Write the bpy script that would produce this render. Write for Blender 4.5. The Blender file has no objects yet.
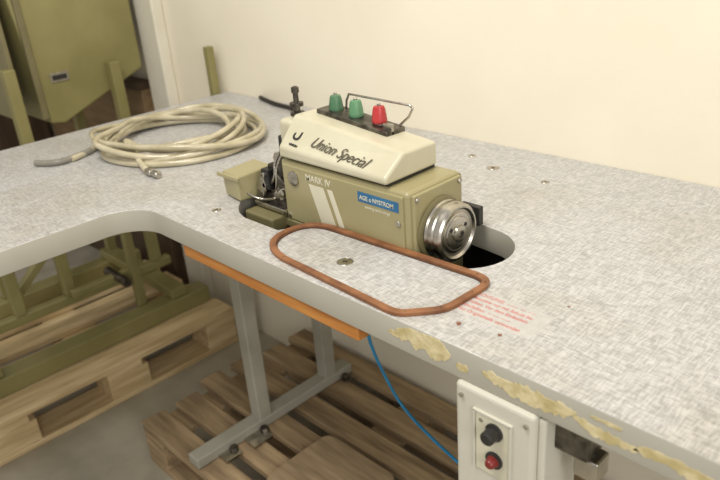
import bpy, bmesh, math, random
from mathutils import Vector, Matrix
random.seed(4)
S=bpy.context.scene
COL=S.collection
S.view_settings.view_transform='Standard'
S.view_settings.look='None'

# ---------------------------------------------------------------- materials
def srgb(r,g,b):
    f=lambda c:(c/255/12.92) if c/255<=0.04045 else ((c/255+0.055)/1.055)**2.4
    return (f(r),f(g),f(b),1)
def mat(name,c1,c2=None,scale=8,rough=.5,metal=0,bump=0,bscale=60,stretch=(1,1,1),spec=.5,detail=4,lo=.35,hi=.65,coat=0):
    m=bpy.data.materials.new(name);m.use_nodes=True
    nt=m.node_tree;N=nt.nodes;L=nt.links
    b=N['Principled BSDF']
    b.inputs['Roughness'].default_value=rough
    b.inputs['Metallic'].default_value=metal
    b.inputs['Specular IOR Level'].default_value=spec
    b.inputs['Coat Weight'].default_value=coat
    tc=N.new('ShaderNodeTexCoord');mp=N.new('ShaderNodeMapping')
    mp.inputs['Scale'].default_value=stretch
    L.new(tc.outputs['Object'],mp.inputs['Vector'])
    n=N.new('ShaderNodeTexNoise');n.inputs['Scale'].default_value=scale;n.inputs['Detail'].default_value=detail
    L.new(mp.outputs[0],n.inputs['Vector'])
    r=N.new('ShaderNodeValToRGB');r.color_ramp.elements[0].position=lo;r.color_ramp.elements[1].position=hi
    r.color_ramp.elements[0].color=c1;r.color_ramp.elements[1].color=c2 or tuple(min(1,x*1.12) for x in c1[:3])+(1,)
    L.new(n.outputs['Fac'],r.inputs[0]);L.new(r.outputs[0],b.inputs['Base Color'])
    if bump:
        n2=N.new('ShaderNodeTexNoise');n2.inputs['Scale'].default_value=bscale;n2.inputs['Detail'].default_value=3
        L.new(mp.outputs[0],n2.inputs['Vector'])
        bp=N.new('ShaderNodeBump');bp.inputs['Strength'].default_value=bump;bp.inputs['Distance'].default_value=.002
        L.new(n2.outputs['Fac'],bp.inputs['Height']);L.new(bp.outputs[0],b.inputs['Normal'])
    return m

M={}
M['wall']=mat('wall_paint',srgb(231,222,200),srgb(236,228,208),3,.8,bump=.15,bscale=120)
M['floor']=mat('floor_concrete',srgb(162,155,138),srgb(188,180,163),6,.55,bump=.1)
M['olive']=mat('olive_enamel',srgb(152,143,104),srgb(161,152,114),10,.33,spec=.6)
M['olive_d']=mat('olive_dark',srgb(108,101,70),srgb(122,114,80),10,.4)
M['stand']=mat('stand_olive_paint',srgb(124,117,72),srgb(142,134,88),5,.45,bump=.05)
M['cream']=mat('cream_enamel',srgb(190,184,158),srgb(200,194,170),12,.30)
M['creamd']=mat('cream_stripe',srgb(205,200,178),None,12,.4)
M['steel']=mat('steel',srgb(168,163,152),srgb(202,197,187),40,.26,1)
M['steeld']=mat('steel_dark',srgb(70,66,60),srgb(120,114,104),60,.4,.9)
M['black']=mat('black_part',srgb(26,25,24),srgb(42,40,37),20,.45)
M['rub']=mat('dark_tray',srgb(28,27,25),srgb(52,50,46),10,.5)
M['green']=mat('green_plastic',srgb(66,104,74),srgb(80,120,88),20,.4)
M['green2']=mat('green_plastic_pale',srgb(80,128,92),srgb(96,142,104),20,.4)
M['red']=mat('red_plastic',srgb(168,44,46),srgb(184,56,56),20,.35)
M['redd']=mat('red_button',srgb(110,30,28),srgb(130,40,36),20,.35)
M['blue']=mat('blue_label',srgb(34,92,136),srgb(48,108,148),20,.5)
M['bluec']=mat('blue_hose',srgb(20,120,170),srgb(30,135,185),20,.35)
M['hose']=mat('hose_pvc',srgb(166,156,126),srgb(198,188,160),18,.22,coat=.5)
M['hoseg']=mat('hose_grey',srgb(118,114,104),srgb(140,136,124),18,.35)
M['brown']=mat('brown_rim',srgb(112,70,42),srgb(146,98,62),30,.5,bump=.1,bscale=150)
M['wood']=mat('pallet_wood',srgb(190,164,120),srgb(224,200,156),5,.75,bump=.25,bscale=30,stretch=(9,1,9))
M['woodx']=mat('pallet_wood_old',srgb(132,111,83),srgb(180,155,120),5,.75,bump=.25,bscale=30,stretch=(1,9,9))
M['orange']=mat('varnished_wood',srgb(178,112,50),srgb(206,142,72),6,.4,stretch=(1,12,12))
M['tan']=mat('pedal_board',srgb(138,118,90),srgb(174,150,118),6,.75,bump=.2,bscale=30,stretch=(1,8,1))
M['cup']=mat('cupboard_brown',srgb(62,48,34),srgb(88,68,48),4,.6,stretch=(6,6,1))
M['brd']=mat('brown_board',srgb(112,90,62),srgb(138,114,82),4,.6,stretch=(1,6,6))
M['grey']=mat('leg_grey',srgb(150,147,134),srgb(168,165,152),8,.4)
M['box']=mat('switch_box_plastic',srgb(200,196,180),srgb(208,204,190),8,.45)
M['glue']=mat('glue_residue',srgb(186,170,120),srgb(218,204,162),60,.7,bump=.5,bscale=150)
M['redink']=mat('red_ink',srgb(190,84,78),srgb(200,100,92),80,.6)
M['paper']=mat('clear_label',srgb(180,177,172),srgb(190,187,182),80,.35)
M['duct']=mat('duct_white',srgb(214,208,190),srgb(222,216,200),8,.6)
M['ink']=mat('dark_ink',srgb(84,78,62),None,8,.6)
M['stain']=mat('stain_brown',srgb(110,60,44),srgb(140,96,74),100,.7)
M['rimd']=mat('rim_dark_brown',srgb(84,54,36),srgb(100,68,46),40,.6)  # darker brown of the narrow lip inside the frame rim

def laminate():
    m=bpy.data.materials.new('laminate_linen');m.use_nodes=True
    nt=m.node_tree;N=nt.nodes;L=nt.links;b=N['Principled BSDF']
    tc=N.new('ShaderNodeTexCoord')
    def noise(sc,st,det=2):
        mp=N.new('ShaderNodeMapping');mp.inputs['Scale'].default_value=st
        L.new(tc.outputs['Object'],mp.inputs[0])
        n=N.new('ShaderNodeTexNoise');n.inputs['Scale'].default_value=sc;n.inputs['Detail'].default_value=det
        L.new(mp.outputs[0],n.inputs['Vector']);return n.outputs['Fac']
    def mth(op,a,b_):
        x=N.new('ShaderNodeMath');x.operation=op
        for i,v in enumerate((a,b_)):
            if isinstance(v,(int,float)): x.inputs[i].default_value=v
            else: L.new(v,x.inputs[i])
        return x.outputs[0]
    a=noise(95,(7,.8,1));c=noise(95,(.8,7,1))
    s=mth('MULTIPLY',mth('ADD',a,c),.5)
    r=N.new('ShaderNodeValToRGB');r.color_ramp.elements[0].position=.40;r.color_ramp.elements[1].position=.60
    r.color_ramp.elements[0].color=srgb(156,155,153);r.color_ramp.elements[1].color=srgb(202,200,197)
    L.new(s,r.inputs[0])
    st=noise(5,(1,1,1),6)
    r2=N.new('ShaderNodeValToRGB');r2.color_ramp.elements[0].position=.32;r2.color_ramp.elements[1].position=.55
    r2.color_ramp.elements[0].color=(.82,.77,.68,1);r2.color_ramp.elements[1].color=(1,1,1,1)
    L.new(st,r2.inputs[0])
    mx=N.new('ShaderNodeMixRGB');mx.blend_type='MULTIPLY';mx.inputs[0].default_value=.6
    L.new(r.outputs[0],mx.inputs[1]);L.new(r2.outputs[0],mx.inputs[2])
    g=N.new('ShaderNodeNewGeometry');sx=N.new('ShaderNodeSeparateXYZ');L.new(g.outputs['True Normal'],sx.inputs[0])
    up=mth('GREATER_THAN',sx.outputs[2],.7)
    side=N.new('ShaderNodeValToRGB');side.color_ramp.elements[0].color=srgb(164,160,146);side.color_ramp.elements[1].color=srgb(182,178,164)
    L.new(noise(8,(1,1,1)),side.inputs[0])
    mm=N.new('ShaderNodeMixRGB');L.new(up,mm.inputs[0]);L.new(side.outputs[0],mm.inputs[1]);L.new(mx.outputs[0],mm.inputs[2])
    L.new(mm.outputs[0],b.inputs['Base Color'])
    b.inputs['Roughness'].default_value=.36
    bp=N.new('ShaderNodeBump');bp.inputs['Strength'].default_value=.2;bp.inputs['Distance'].default_value=.0004
    L.new(s,bp.inputs['Height']);L.new(bp.outputs[0],b.inputs['Normal'])
    return m
M['lam']=laminate()

# ---------------------------------------------------------------- helpers
def empty(name):
    o=bpy.data.objects.new(name,None);COL.objects.link(o);return o
def link(name,me,m,parent,smooth=False):
    o=bpy.data.objects.new(name,me);COL.objects.link(o)
    if m: me.materials.append(M[m])
    if parent: o.parent=parent
    if smooth:
        for p in me.polygons:p.use_smooth=True
    return o
def bev(o,w,seg=3):
    if w:
        b=o.modifiers.new('bevel','BEVEL');b.width=w;b.segments=seg;b.limit_method='ANGLE';b.angle_limit=math.radians(35)
    return o
def box(name,x0,x1,y0,y1,z0,z1,m,parent=None,b=.002):
    me=bpy.data.meshes.new(name);bm=bmesh.new()
    bmesh.ops.create_cube(bm,size=1)
    for v in bm.verts:
        v.co=Vector(((x0+x1)/2+v.co.x*(x1-x0),(y0+y1)/2+v.co.y*(y1-y0),(z0+z1)/2+v.co.z*(z1-z0)))
    bm.to_mesh(me);bm.free()
    return bev(link(name,me,m,parent),b)
def hexa(name,P,m,parent=None,b=.002):
    me=bpy.data.meshes.new(name)
    me.from_pydata(P,[],[(3,2,1,0),(4,5,6,7),(0,1,5,4),(1,2,6,5),(2,3,7,6),(3,0,4,7)]);me.update()
    return bev(link(name,me,m,parent),b)
def prism(name,pts,axis,a0,a1,m,parent=None,b=.001):
    n=len(pts);f=lambda p,a:{'z':(p[0],p[1],a),'y':(p[0],a,p[1]),'x':(a,p[0],p[1])}[axis]
    V=[f(p,a0) for p in pts]+[f(p,a1) for p in pts]
    F=[tuple(range(n))[::-1],tuple(range(n,2*n))]+[(i,(i+1)%n,n+(i+1)%n,n+i) for i in range(n)]
    me=bpy.data.meshes.new(name);me.from_pydata(V,[],F)
    bm=bmesh.new();bm.from_mesh(me);bmesh.ops.recalc_face_normals(bm,faces=bm.faces);bm.to_mesh(me);bm.free()
    return bev(link(name,me,m,parent),b)
def lathe(name,p0,p1,prof,m,parent=None,seg=40):
    p0=Vector(p0);d=(Vector(p1)-p0).normalized()
    q=d.to_track_quat('Z','Y');V=[];F=[]
    for t,r in prof:
        for i in range(seg):
            a=2*math.pi*i/seg
            V.append(p0+q@Vector((r*math.cos(a),r*math.sin(a),t)))
    for j in range(len(prof)-1):
        for i in range(seg):
            k=(i+1)%seg
            F.append((j*seg+i,j*seg+k,(j+1)*seg+k,(j+1)*seg+i))
    F.append(tuple(range(seg))[::-1]);F.append(tuple(range((len(prof)-1)*seg,len(prof)*seg)))
    me=bpy.data.meshes.new(name);me.from_pydata(V,[],F);me.update()
    o=link(name,me,m,parent,True)
    try: me.set_sharp_from_angle(angle=math.radians(35))
    except Exception: pass
    return o
def cyl(name,p0,p1,r,m,parent=None,r2=None,seg=32):
    L=(Vector(p1)-Vector(p0)).length
    c=min(r*.12,.001)
    r2=r if r2 is None else r2
    return lathe(name,p0,p1,[(0,max(r-c,1e-4)),(c,r),(L-c,r2),(L,max(r2-c,1e-4))],m,parent,seg)
def tube(name,pts,r,m,parent=None,cyc=False,smooth=True,res=4):
    cu=bpy.data.curves.new(name,'CURVE');cu.dimensions='3D';cu.bevel_depth=r;cu.bevel_resolution=res;cu.use_fill_caps=True
    if smooth:
        s=cu.splines.new('NURBS');s.points.add(len(pts)-1)
        for i,p in enumerate(pts): s.points[i].co=(*p,1)
        s.order_u=3;s.use_endpoint_u=not cyc;s.use_cyclic_u=cyc;s.resolution_u=6
    else:
        s=cu.splines.new('POLY');s.points.add(len(pts)-1)
        for i,p in enumerate(pts): s.points[i].co=(*p,1)
        s.use_cyclic_u=cyc
    o=bpy.data.objects.new(name,cu);COL.objects.link(o)
    me=bpy.data.meshes.new_from_object(o.evaluated_get(bpy.context.evaluated_depsgraph_get()))
    bpy.data.objects.remove(o)
    for p in me.polygons:p.use_smooth=True
    me.materials.clear()
    return link(name,me,m,parent)
def flat(name,loops,z0,z1,m,parent=None,bevel=.0):
    cu=bpy.data.curves.new(name,'CURVE');cu.dimensions='2D';cu.fill_mode='BOTH';cu.extrude=(z1-z0)/2-bevel;cu.bevel_depth=bevel;cu.bevel_resolution=2;cu.offset=-bevel
    for pts in loops:
        s=cu.splines.new('POLY');s.points.add(len(pts)-1)
        for i,p in enumerate(pts): s.points[i].co=(p[0],p[1],0,1)
        s.use_cyclic_u=True
    o=bpy.data.objects.new(name,cu);COL.objects.link(o)
    me=bpy.data.meshes.new_from_object(o.evaluated_get(bpy.context.evaluated_depsgraph_get()))
    bpy.data.objects.remove(o)
    me.transform(Matrix.Translation((0,0,(z0+z1)/2)));me.materials.clear()
    return link(name,me,m,parent)
def text(name,body,size,loc,xd,yd,m,parent,ext=.0002,shear=0,sx=1,off=.008):
    cu=bpy.data.curves.new(name,'FONT');cu.body=body;cu.size=size;cu.extrude=ext;cu.shear=shear;cu.offset=size*off
    xd=Vector(xd).normalized();yd=Vector(yd).normalized();zd=xd.cross(yd)
    o=bpy.data.objects.new(name,cu);COL.objects.link(o)
    me=bpy.data.meshes.new_from_object(o.evaluated_get(bpy.context.evaluated_depsgraph_get()))
    bpy.data.objects.remove(o)
    mt=Matrix((xd*sx,yd,zd)).transposed().to_4x4();mt.translation=Vector(loc)
    me.transform(mt);me.materials.clear()
    return link(name,me,m,parent)
def arc(cx,cy,r,a0,a1,n=14):
    return [(cx+r*math.cos(math.radians(a0+(a1-a0)*i/n)),cy+r*math.sin(math.radians(a0+(a1-a0)*i/n))) for i in range(n+1)]
def rrect(x0,x1,y0,y1,r,n=6):
    return arc(x1-r,y1-r,r,0,90,n)+arc(x0+r,y1-r,r,90,180,n)+arc(x0+r,y0+r,r,180,270,n)+arc(x1-r,y0+r,r,270,360,n)

# ---------------------------------------------------------------- room
box('floor',-5,1.6,-2,1.3,-.05,0,'floor',None,0)
box('wall_back',-5,1.6,1.232,1.35,0,2.8,'wall',None,0)
box('wall_left',-5.1,-5,-2,1.35,0,2.8,'wall',None,0)
box('trim_1',-2.31,-2.19,1.19,1.2315,.02,2.7,'duct',None,.006)

# ---------------------------------------------------------------- table
T=empty('sewing_table')
outer=[(-1.885,-.35)]
outer+=[(-1.228,-.35)]
outer+=[(x,y) for x,y in arc(-1.228+.075,.558-.075,.075,180,90,10)]
outer+=[(.5,.558),(.5,1.231),(-1.885,1.231)]
hole=arc(-.975,.757,.113,90,180,12)+arc(-.975,.757,.113,180,262,10)+[(-.900,.646),(-.878,.68),(-.85,.704),(-.60,.708)]+arc(-.608,.785,.077,-80,90,14)+[(-.66,.868),(-.80,.870)]
flat('tabletop',[outer,hole],.855,.9,'lam',T,.0015)
def legset(x,first):
    n='leg_%s'%first
    box(n+'_front_post',x-.02,x+.02,.80,.84,.16,.855,'grey',T,.004)
    box(n+'_rear_post',x-.02,x+.02,1.04,1.08,.16,.855,'grey',T,.004)
    box(n+'_foot_bar',x-.022,x+.022,.60,1.14,.142,.172,'grey',T,.004)
    box(n+'_head_bar',x-.022,x+.022,.66,1.16,.83,.855,'grey',T,.003)
    for y in(.70,.80,1.10): cyl(n+'_bolt',(x+.035,y,.143),(x+.035,y,.158),.012,'steeld',T,seg=6)
    box(n+'_bracket_a',x+.02,x+.06,.66,.71,.142,.15,'steel',T,.001)
    box(n+'_bracket_b',x+.02,x+.07,.74,.80,.142,.15,'steel',T,.001)
legset(-1.33,'left')
box('leg_right_post_front',.18,.22,.72,.76,.03,.855,'grey',T,.004)
box('leg_right_post_rear',.18,.22,1.04,1.08,.03,.855,'grey',T,.004)
box('leg_right_foot',.178,.222,.60,1.14,0,.03,'grey',T,.004)
box('leg_wing_post',-1.60,-1.56,-.22,-.18,.03,.855,'grey',T,.004)
box('leg_wing_foot',-1.83,-1.3,-.222,-.178,0,.03,'grey',T,.004)
box('under_shelf_board',-1.085,-.625,.562,.62,.829,.8545,'orange',T,.003)
for t in [('tray_floor',-1.10,-.52,.625,.89,.800,.805),('tray_side_l',-1.10,-1.095,.625,.89,.805,.854),('tray_side_r',-.525,-.52,.625,.89,.805,.854),('tray_side_f',-1.10,-.52,.625,.63,.805,.854),('tray_side_b',-1.10,-.52,.885,.89,.805,.854)]:
    box(*t,'rub',T,0)
for i,(x,y,r) in enumerate([(-.718,.632,.013),(-.779,1.101,.013),(-.654,1.090,.008),(-1.067,.634,.009),(-.86,1.14,.009),(-.94,1.02,.007)]):
    cyl('screw_plug_%d'%(i+1),(x,y,.8995),(x,y,.9008),r,'steel',T)
    cyl('plug_slot_%d'%(i+1),(x,y,.9006),(x,y,.9010),r*.3,'steeld',T)
def patch(name,x0,x1,zc,h,seed,tilt=0):
    rr=random.Random(seed);n=int((x1-x0)/.0028);top=[];bot=[];a=b_=.6
    for i in range(n+1):
        x=x0+(x1-x0)*i/n
        a=min(1.15,max(.15,a+rr.uniform(-.28,.28)));b_=min(1.15,max(.15,b_+rr.uniform(-.28,.28)))
        e=min(1,6*min(i,n-i)/n)**.6+.03
        z=zc+tilt*(i/n-.5)
        top.append((x,z+h*.5*e*a));bot.append((x,z-h*.5*e*b_))
    prism(name,bot+top[::-1],'y',.5572,.5583,'glue',T,0)
patch('glue_patch_1',-.560,-.455,.880,.028,3,.004)
patch('glue_patch_2',-.447,-.428,.873,.010,5)
patch('glue_patch_3',-.408,-.285,.882,.030,8,.002)
patch('glue_patch_4',-.290,-.215,.874,.020,12,-.006)
patch('glue_patch_5',-.222,-.140,.873,.016,15,.004)
patch('glue_patch_6',-.270,-.235,.888,.008,18)
for i,(x,y,r) in enumerate([(-.475,.60,.004),(-.42,.61,.003),(-.39,.72,.002)]):
    pts=[(x+r*random.uniform(.6,1.3)*math.cos(a/9*6.283),y+r*random.uniform(.6,1.3)*math.sin(a/9*6.283)) for a in range(9)]
    prism('stain_%d'%i,pts,'z',.8998,.9003,'stain',T,0)
box('printed_label',-.506,-.388,.622,.686,.8998,.9002,'paper',T,0)
notes=["ACHTUNG!  ------  ---  - --","Maschine nur mit Schutz be-","treiben. Vor dem Einfaedeln","abschalten.  -- ---- -----","Nur Originalteile verwenden"]
for i,t in enumerate(notes):
    text('printed_note_%d'%i,t,.0098,(-.502,.674-i*.0112,.9003),(1,0,0),(0,1,0),'redink',T,.00005,sx=.84,off=.004)

# brown rimmed frame lying on the table
F=empty('oval_frame')
def bez_corner(p0,p1,p2,n=7):
    p0,p1,p2=map(Vector,(p0,p1,p2));return [p0*(1-t)**2+p1*2*t*(1-t)+p2*t*t for t in [i/n for i in range(n+1)]]
def straight(p,q,n=6):
    p,q=Vector(p),Vector(q);return [p+(q-p)*(i/n) for i in range(1,n)]
cor=[((-.800,.578),(-.864,.588),(-.874,.632)),((-.876,.652),(-.874,.700),(-.820,.703)),((-.535,.713),(-.516,.713),(-.509,.704)),((-.507,.700),(-.504,.694),(-.504,.686)),((-.506,.630),(-.507,.615),(-.516,.602)),((-.540,.576),(-.548,.566),(-.566,.566))]
sl=[]
for i,c in enumerate(cor):
    sl+=bez_corner(*c);sl+=straight(c[2],cor[(i+1)%len(cor)][0])
cl=[sl[0]]
for p in sl[1:]:
    if (p-cl[-1]).length>.001: cl.append(p)
sl=cl
def offs(sl,d):
    k=len(sl);o=[]
    for i in range(k):
        t=(sl[(i+1)%k]-sl[i-1]).normalized();o.append(sl[i]+Vector((-t.y,t.x))*d)
    return [(p.x,p.y) for p in o]
flat('frame_rim',[offs(sl,.0055),offs(sl,-.0055)],.9004,.9060,'brown',F,.0005)
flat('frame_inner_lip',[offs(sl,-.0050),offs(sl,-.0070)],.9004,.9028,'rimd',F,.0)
for i in range(0,len(sl),9):
    cyl('tack_%d'%i,(sl[i].x,sl[i].y,.9057),(sl[i].x,sl[i].y,.9064),.0013,'steeld',F,seg=10)

# ---------------------------------------------------------------- overlock machine
O=empty('overlock_sewing_machine')
box('machine_base',-.985,-.66,.735,.850,.806,.875,'olive_d',O,.004)
box('body',-.963,-.658,.716,.842,.868,.997,'olive',O,.007)
box('front_cover_plate',-.955,-.668,.7125,.718,.885,.990,'olive',O,.002)
box('body_base_flange',-.965,-.660,.711,.73,.868,.884,'olive_d',O,.003)
box('cover_gasket',-.950,-.703,.722,.832,.994,1.004,'black',O,.001)
def sec(x,zt,zf):
    return [(x,.711,1.002),(x,.711,zf),(x,.755,zt-.001),(x,.834,zt-.003),(x,.834,1.002)]
A=sec(-.957,1.070,1.021);B=sec(-.699,1.044,1.013)
me=bpy.data.meshes.new('top_cover')
me.from_pydata(A+B,[],[(0,1,2,3,4),(9,8,7,6,5)]+[(i,5+i,5+(i+1)%5,(i+1)%5) for i in range(5)])
bm=bmesh.new();bm.from_mesh(me);bmesh.ops.recalc_face_normals(bm,faces=bm.faces);bm.to_mesh(me);bm.free()
bev(link('top_cover',me,'cream',O),.005,4)
def onslope(x,s):
    t=(x+.957)/.258
    lo=Vector((x,.711,1.021-.008*t));hi=Vector((x,.755,1.069-.026*t))
    return lo+(hi-lo)*s
nrm=(onslope(-.70,.3)-onslope(-.957,.3)).cross(onslope(-.8,.9)-onslope(-.8,.1)).normalized()
pl=onslope(-.887,.28);xr=(onslope(-.735,.10)-pl).normalized();yr=nrm.cross(xr)
text('script_lettering','Union Special',.0290,pl+nrm*.0004,xr,yr,'ink',O,.0005,.45,.86,off=-.004)
text('logo_letter','U',.030,onslope(-.936,.34)+nrm*.0004,xr,yr,'black',O,.0005,off=.02)
text('logo_word','UNION',.0065,onslope(-.934,.14)+nrm*.0004,xr,yr,'black',O,.0005)
def onf(x0,x1,z0,z1,name,m,t=.0006,slant=0):
    prism(name,[(x0+slant,z0),(x1+slant,z0),(x1,z1),(x0,z1)],'y',.7125-t,.7127,m,O,0)
onf(-.885,-.848,.885,.966,'stripe_wide','creamd',slant=.030)
onf(-.838,-.826,.885,.966,'stripe_thin','creamd',slant=.030)
text('mark_lettering','MARK IV',.0165,(-.892,.7122,.9715),(1,0,0),(0,0,1),'creamd',O,.0003)
onf(-.764,-.676,.963,.980,'blue_badge','blue')
text('badge_lettering','AGE o NYSTROM',.0105,(-.760,.7116,.9675),(1,0,0),(0,0,1),'creamd',O,.0002,sx=.92)
text('badge_subline','sewing technology',.0075,(-.750,.7122,.954),(1,0,0),(0,0,1),'creamd',O,.0001)
lathe('oil_sight_glass',(-.925,.7165,.968),(-.925,.700,.968),[(0,.012),(.006,.012),(.007,.009),(.0055,.0085)],'black',O)
lathe('sight_ring',(-.925,.714,.968),(-.925,.70,.968),[(0,.0135),(.004,.0135),(.005,.011)],'steel',O)
for i,(x,z) in enumerate([(-.948,.893),(-.678,.893),(-.678,.945)]):
    cyl('front_screw_%d'%i,(x,.713,z),(x,.7105,z),.005,'steel',O)
box('end_plate',-.659,-.652,.722,.836,.885,.992,'olive',O,.002)
for i,(y,z) in enumerate([(.728,.985),(.830,.985),(.830,.892)]):
    cyl('end_screw_%d'%i,(-.653,y,z),(-.649,y,z),.0045,'steel',O)
HY,HZ=.778,.922
lathe('handwheel_guard',(-.654,HY,HZ),(0,HY,HZ),[(0,.053),(.006,.053),(.008,.050)],'olive_d',O,48)
lathe('handwheel',(-.650,HY,HZ),(0,HY,HZ),[(0,.040),(.002,.046),(.007,.0475),(.010,.045),(.012,.045),(.014,.0475),(.020,.0475),(.022,.0455),(.024,.0455),(.026,.0475),(.034,.047),(.037,.044),(.037,.041),(.033,.038),(.032,.034),(.032,.016)],'steel',O,64)
lathe('handwheel_hub',(-.620,HY,HZ),(0,HY,HZ),[(0,.034),(.004,.033),(.005,.030),(.0045,.027),(.006,.026),(.007,.014),(.011,.013),(.012,.009)],'steel',O,48)
cyl('hub_recess',(-.6085,HY,HZ),(-.6070,HY,HZ),.0065,'steeld',O,seg=6)
for a in range(3):
    an=a*2.094+.5
    cyl('hub_hole_%d'%a,(-.6150,HY+.020*math.cos(an),HZ+.020*math.sin(an)),(-.6125,HY+.020*math.cos(an),HZ+.020*math.sin(an)),.0032,'black',O,seg=16)
box('rear_guard',-.665,-.625,.846,.858,.905,.938,'black',O,.002)
box('rear_casting',-.94,-.67,.838,.862,.88,.985,'olive_d',O,.005)
hexa('tension_bed',[(-.935,.788,1.04),(-.765,.788,1.03),(-.765,.833,1.03),(-.935,.833,1.04),(-.935,.788,1.0735),(-.765,.788,1.056),(-.765,.833,1.056),(-.935,.833,1.0735)],'steeld',O,.002)
for i,(x,zb,c) in enumerate([(-.908,1.070,'green'),(-.858,1.067,'green2'),(-.803,1.064,'red')]):
    cyl('tension_post_%d'%i,(x,.812,zb-.02),(x,.812,zb+.03),.003,'steel',O)
    lathe('tension_discs_%d'%i,(x,.812,zb-.012),(x,.812,1.5),[(0,.012),(.002,.0145),(.003,.012),(.005,.0145),(.007,.010),(.009,.009)],'steel',O)
    lathe('tension_knob_%d'%i,(x,.812,zb-.002),(x,.812,1.5),[(0,.0125),(.003,.0132),(.006,.0128),(.014,.0120),(.023,.0105),(.027,.009),(.028,.006)],c,O,18)
tube('wire_guide',[(-.902,.828,1.052),(-.897,.828,1.084),(-.890,.828,1.096),(-.75,.828,1.094),(-.742,.828,1.090),(-.752,.828,1.074),(-.790,.828,1.043)],.0022,'steel',O,smooth=False)
box('wire_guide_eyelets',-.82,-.79,.80,.832,1.040,1.050,'steel',O,.001)
box('knob_bracket',-.785,-.765,.80,.806,1.045,1.066,'steel',O,.001)
lathe('presser_adjuster',(-.972,.775,1.00),(-.972,.775,1.5),[(0,.006),(.045,.006),(.046,.010),(.052,.010),(.053,.005),(.060,.005),(.061,.013),(.066,.013),(.068,.006),(.076,.006),(.077,.0125),(.083,.0125),(.085,.005),(.100,.005),(.101,.007),(.110,.007),(.112,.003)],'steeld',O,28)
box('cream_neck',-.985,-.950,.738,.825,.998,1.060,'cream',O,.008)
box('needle_bar_housing',-1.000,-.955,.745,.825,.93,1.00,'steeld',O,.006)
cyl('needle_bar',(-1.012,.765,.92),(-1.012,.765,1.02),.005,'steel',O)
cyl('presser_bar',(-1.008,.795,.915),(-1.008,.795,1.03),.005,'steel',O)
prism('presser_arm',[(-1.03,.925),(-.985,.93),(-.955,.985),(-.965,1.03),(-.985,1.01),(-1.005,.955),(-1.035,.94)],'y',.752,.772,'black',O,.002)
prism('looper_arm',[(-1.035,.90),(-.965,.90),(-.968,.945),(-.99,.96),(-1.0,.92),(-1.03,.915)],'y',.722,.74,'steeld',O,.002)
prism('upper_looper_crank',[(-1.022,.952),(-.97,.955),(-.958,1.0),(-.975,1.012),(-.988,.985),(-1.02,.972)],'y',.728,.742,'steeld',O,.002)
prism('presser_linkage',[(-1.05,.935),(-1.035,.928),(-.985,.985),(-.985,1.022),(-.998,1.026),(-1.0,.992)],'y',.744,.751,'black',O,.0015)
lathe('linkage_pivot',(-1.0,.744,.985),(-1.0,.70,.985),[(0,.010),(.006,.010),(.008,.007),(.011,.006)],'steel',O,24)
lathe('looper_pivot',(-.978,.722,.925),(-.978,.69,.925),[(0,.012),(.005,.012),(.007,.008),(.012,.007)],'steel',O,24)
lathe('knife_clamp',(-1.035,.735,.918),(-1.035,.70,.918),[(0,.008),(.012,.008),(.014,.005)],'steeld',O,6)
lathe('presser_spring',(-1.008,.795,.955),(-1.008,.795,1.2),[(0.002*k,(.009 if k%2 else .0065)) for k in range(22)],'steeld',O,18)
tube('thread_tube',[(-.975,.74,1.01),(-1.0,.730,.985),(-.99,.722,.95),(-1.02,.725,.93)],.003,'steel',O)
tube('thread_tube_2',[(-.965,.722,1.0),(-.978,.714,.975),(-.972,.710,.945),(-.99,.714,.915)],.0022,'steel',O)
tube('lift_lever',[(-1.00,.76,.99),(-1.035,.78,.96),(-1.05,.80,.93)],.004,'black',O)
prism('chain_looper_guard',[(-1.046,.906),(-1.03,.903),(-1.012,.932),(-1.018,.958),(-1.03,.95)],'y',.712,.718,'steel',O,.001)
box('side_bracket',-1.052,-1.030,.755,.80,.903,.952,'black',O,.003)
box('knife_holder',-1.028,-1.006,.716,.738,.925,.965,'black',O,.003)
for i,(x,z) in enumerate([(-1.017,.935),(-1.017,.955)]):
    cyl('knife_screw_%d'%i,(x,.717,z),(x,.712,z),.005,'steel',O,seg=16)
for i in range(5):
    cyl('mech_screw_%d'%i,(-.992+.006*(i%2),.743,.935+.014*i),(-.992+.006*(i%2),.735,.935+.014*i),.004,'steel',O,seg=12)
box('needle_plate',-1.045,-.955,.705,.815,.893,.902,'steel',O,.002)
box('presser_foot',-1.035,-1.005,.745,.765,.904,.912,'steel',O,.002)
hexa('cloth_plate',[(-1.115,.690,.902),(-1.058,.682,.902),(-1.048,.75,.902),(-1.105,.758,.902),(-1.120,.690,.950),(-1.062,.682,.950),(-1.048,.76,.956),(-1.112,.765,.956)],'olive',O,.004)
box('cloth_plate_lip',-1.120,-1.052,.679,.684,.944,.951,'olive',O,.001)
box('cloth_plate_arm',-1.09,-.98,.735,.755,.880,.903,'steeld',O,.003)
tube('edge_guide_wire',[(-1.055,.70,.915),(-1.03,.70,.91),(-1.02,.715,.905),(-.99,.712,.915)],.0025,'steel',O)
box('lower_left_cover',-1.045,-.962,.680,.722,.862,.890,'olive_d',O,.004)
box('left_chassis',-1.06,-.96,.72,.83,.81,.892,'black',O,.004)

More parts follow.
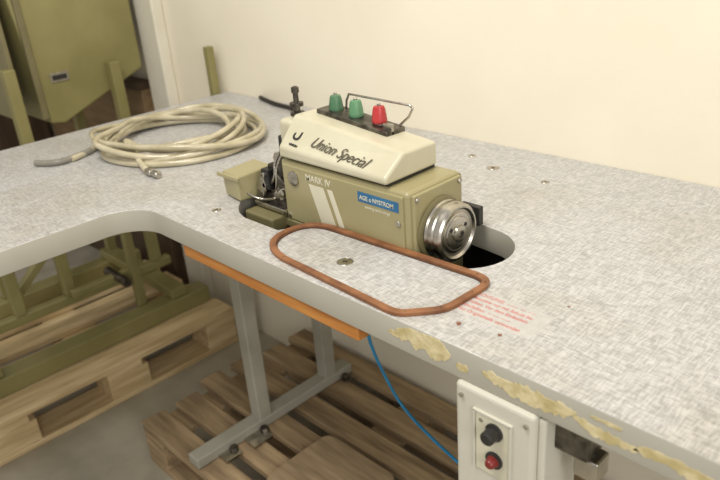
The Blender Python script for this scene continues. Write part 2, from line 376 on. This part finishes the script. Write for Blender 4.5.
# ---------------------------------------------------------------- coiled hose
H=empty('coiled_air_hose')
pts=[(-1.615,.60,.9075),(-1.635,.65,.9075)]
cx,cy=-1.530,.835
n=8
rr=random.Random(11)
for k in range(n):
    R=[.200,.172,.205,.155,.19,.165,.198,.15][k]
    ox,oy=rr.uniform(-.022,.022),rr.uniform(-.024,.024)
    ex=rr.uniform(.98,1.08);tl=rr.uniform(-.3,.3)
    for i in range(14):
        a=math.radians(215)-2*math.pi*i/14
        z=.9078+.0075*min(k,4)*(.5+.5*math.sin(a*2+k+tl))+.0015*k
        pts.append((cx+ox+R*ex*math.cos(a+.3),cy+oy+R*.95*math.sin(a+.3),z))
pts+=[(-1.47,.69,.925),(-1.41,.668,.915),(-1.365,.660,.9085)]
tube('hose',pts,.0070,'hose',H,res=5)
tube('hose_end_grey',[(-1.665,.535,.9075),(-1.635,.55,.9075),(-1.615,.575,.9075),(-1.625,.62,.9078),(-1.64,.66,.9080)],.0076,'hoseg',H)
lathe('hose_coupling',(-1.368,.660,.909),(-1.30,.663,.909),[(0,.0075),(.006,.0085),(.02,.0085),(.021,.0065),(.03,.0065),(.031,.008),(.045,.008),(.047,.005)],'steel',H,20)
C2=empty('power_cable')
tube('cable',[(-1.70,1.222,.906),(-1.60,1.19,.906),(-1.50,1.19,.906),(-1.42,1.14,.906),(-1.36,1.13,.906),(-1.28,1.18,.906),(-1.2,1.215,.906)],.006,'black',C2)

# ---------------------------------------------------------------- switch box under the table
B=empty('power_switch_box')
box('housing',-.445,-.332,.552,.640,.655,.8545,'box',B,.006)
box('side_cover',-.3325,-.322,.560,.636,.662,.850,'box',B,.003)
box('switch_recess',-.412,-.364,.5500,.553,.738,.826,'creamd',B,.001)
box('switch_recess_frame_t',-.416,-.360,.5485,.553,.826,.829,'box',B,.0005)
box('switch_recess_frame_l',-.4155,-.4125,.5485,.553,.737,.828,'box',B,.0005)
box('switch_recess_frame_r',-.3635,-.3605,.5485,.553,.737,.828,'box',B,.0005)
lathe('start_button',(-.384,.551,.808),(-.384,.40,.808),[(0,.012),(.004,.012),(.005,.0095),(.018,.009),(.020,.007)],'black',B,24)
lathe('stop_button',(-.384,.551,.765),(-.384,.40,.765),[(0,.010),(.004,.010),(.005,.007),(.012,.0065),(.014,.005)],'redd',B,24)
lathe('stop_collar',(-.384,.5515,.765),(-.384,.40,.765),[(0,.012),(.004,.012),(.005,.009)],'black',B,24)
for x,z in((-.434,.838),(-.342,.838),(-.404,.816)):
    cyl('box_screw',(x,.553,z),(x,.549,z),.003,'steel',B,seg=12)
box('mount_bracket',-.322,-.28,.58,.63,.80,.8545,'steeld',B,.002)
tube('supply_cable',[(-.29,.60,.81),(-.27,.59,.76),(-.275,.60,.70),(-.25,.62,.60),(-.22,.66,.40),(-.2,.7,.2),(-.2,.72,.01)],.007,'black',B)
box('cable_gland',-.30,-.27,.585,.615,.77,.80,'steel',B,.003)

BC=empty('blue_air_line')
tube('air_line',[(-.735,.66,.800),(-.745,.69,.76),(-.75,.70,.70),(-.755,.74,.60),(-.73,.75,.545),(-.66,.75,.51),(-.60,.75,.49),(-.54,.76,.45),(-.50,.80,.34),(-.52,.84,.20),(-.60,.88,.1445)],.0030,'bluec',BC)

# ---------------------------------------------------------------- pallets
def pallet(name,x0,x1,y0,y1,along,m,seed):
    random.seed(seed)
    P=empty(name)
    if along=='x':
        w=y1-y0;nb=6;pw=.072;gap=(w-nb*pw)/(nb-1)
        for i in range(nb):
            a=y0+i*(pw+gap);d=random.uniform(-.02,.02)
            box('deck_board_%d'%i,x0+d,x1+d,a,a+pw,.118,.14,m,P,.003)
        for i,x in enumerate((x0+.02,(x0+x1)/2-.05,x1-.12)):
            box('cross_board_%d'%i,x,x+.1,y0,y1,.098,.118,m,P,.002)
            for j,y in enumerate((y0,(y0+y1)/2-.05,y1-.1)):
                box('block_%d_%d'%(i,j),x,x+.1,y,y+.1,.02,.098,m,P,.003)
        for j,y in enumerate((y0,(y0+y1)/2-.05,y1-.1)):
            box('bottom_board_%d'%j,x0+.02,x1-.02,y,y+.1,0,.02,m,P,.002)
    else:
        w=x1-x0;nb=5;pw=.12;gap=(w-nb*pw)/(nb-1)
        for i in range(nb):
            a=x0+i*(pw+gap)
            box('deck_board_%d'%i,a,a+pw,y0,y1,.118,.14,m,P,.003)
        for i,y in enumerate((y0,(y0+y1)/2-.06,y1-.12)):
            box('cross_board_%d'%i,x0,x1,y,y+.12,.096,.118,m,P,.002)
            for j,x in enumerate((x0,(x0+x1)/2-.06,x1-.12)):
                box('block_%d_%d'%(i,j),x,x+.12,y,y+.14 if i<2 else y+.12,.02,.096,m,P,.004)
        for j,x in enumerate((x0,(x0+x1)/2-.06,x1-.12)):
            box('bottom_board_%d'%j,x,x+.12,y0,y1,0,.02,m,P,.002)
    return P
pallet('wooden_pallet',-2.72,-1.92,.28,1.14,'y','wood',1)
pallet('wooden_pallet.001',-1.62,-.50,.60,1.21,'x','woodx',2)

FP=empty('foot_pedal')
prism('pedal_board',rrect(-1.15,-.90,.68,.90,.03),'z',.144,.156,'tan',FP,.002)
for x in(-1.12,-.93): box('pedal_support',x-.012,x+.012,.69,.89,.1402,.144,'steeld',FP,.0005)

# ---------------------------------------------------------------- olive machine stand behind the wing
R=empty('machine_stand')
def post(n,x,y,z0,z1,s=.018,m='stand'): box(n,x-s,x+s,y-s,y+s,z0,z1,m,R,.004)
box('base_rail_front',-2.10,-2.03,.20,1.12,.141,.200,'stand',R,.006)
box('base_rail_rear',-2.60,-2.53,.20,1.12,.141,.200,'stand',R,.006)
box('base_cross_1',-2.60,-2.04,.34,.40,.200,.235,'stand',R,.005)
box('base_cross_2',-2.60,-2.04,.98,1.04,.200,.235,'stand',R,.005)
box('mid_rail',-2.27,-2.235,.28,1.10,.236,.27,'stand',R,.005)
post('post_1',-2.25,.545,.27,.80)
post('post_2',-2.25,.715,.27,1.035)
post('post_3',-2.25,1.045,.27,1.00)
post('post_4',-2.57,.60,.20,.86)
post('post_5',-2.57,1.02,.20,.86)
post('post_6',-2.12,.90,.141,.72,.015)
box('side_brace',-2.59,-2.23,.90,.93,.42,.46,'stand',R,.004)
prism('diagonal_brace',[(.56,.27),(.60,.27),(.98,.60),(.98,.64)],'x',-2.40,-2.37,'stand',R,.003)
cyl('treadle_pivot',(-2.25,.86,.30),(-2.10,.86,.30),.016,'steeld',R)
box('treadle_lever',-2.20,-2.17,.70,.90,.285,.31,'stand',R,.004)
prism('cabinet_body',[(.815,.84),(.86,.832),(1.165,.955),(1.165,1.60),(.74,1.62)],'x',-2.70,-2.28,'stand',R,.008)
prism('cabinet_side_panel',[(-2.69,.86),(-2.29,.86),(-2.29,1.55),(-2.69,1.55)],'y',.735,.75,'olive_d',R,.003)
box('nameplate',-2.281,-2.277,.845,.905,.965,.995,'steel',R,.001)
box('nameplate_bar',-2.278,-2.2765,.852,.898,.972,.987,'black',R,0)
box('cabinet_rib',-2.285,-2.270,.79,.81,.86,1.58,'olive_d',R,.003)
box('thread_stand_post',-1.915,-1.890,1.185,1.210,.0,1.045,'stand',None,.004)
K=empty('brown_cupboard')
box('carcass',-4.3,-3.44,.78,1.22,.0,1.52,'cup',K,.004)
box('door_panel_side',-3.44,-3.42,.80,1.20,.06,1.48,'cup',K,.006)
box('door_panel_a',-4.28,-3.89,.76,.78,.06,1.48,'cup',K,.006)
box('door_panel_b',-3.87,-3.46,.76,.78,.06,1.48,'cup',K,.006)
for x in(-3.91,-3.84): cyl('door_knob',(x,.76,.85),(x,.735,.85),.012,'steeld',K)
W=empty('wooden_wall_board')
box('lower_board',-3.3,-2.36,1.175,1.226,.0,.50,'cup',W,.004)
box('upper_board',-3.3,-2.36,1.180,1.226,.505,.86,'brd',W,.004)
box('top_ledge',-3.3,-2.36,1.172,1.228,.86,.89,'cup',W,.003)

# ---------------------------------------------------------------- lights / world
w=bpy.data.worlds.new('world');S.world=w;w.use_nodes=True
bg=w.node_tree.nodes['Background'];bg.inputs[0].default_value=(1,.97,.915,1);bg.inputs[1].default_value=.60
def area(n,loc,tgt,size,e,c=(1,.95,.86)):
    l=bpy.data.lights.new(n,'AREA');l.energy=e;l.size=size;l.color=c;l.shape='SQUARE'
    o=bpy.data.objects.new(n,l);COL.objects.link(o);o.location=loc
    o.rotation_euler=(Vector(tgt)-Vector(loc)).to_track_quat('-Z','Y').to_euler();return o
area('ceiling_light',(-.8,.0,2.7),(-.8,1.0,.9),.8,33,(1,.965,.90))
area('window_light',(1.9,-.6,2.0),(-.6,.9,.9),1.2,34,(1,.98,.945))

# ---------------------------------------------------------------- camera
cd=bpy.data.cameras.new('camera');cam=bpy.data.objects.new('camera',cd);COL.objects.link(cam)
cd.lens=35;cd.sensor_width=36;cd.clip_start=.01
r=Vector((.7032,.7074,-.0731));u=Vector((-.2534,.3453,.9036));b=Vector((.6643,-.6167,.4221))
mt=Matrix((r,u,b)).transposed().to_4x4();mt.translation=(0,0,1.38)
cam.matrix_world=mt
cd.dof.use_dof=True;cd.dof.focus_distance=1.12;cd.dof.aperture_fstop=5.0
S.camera=cam
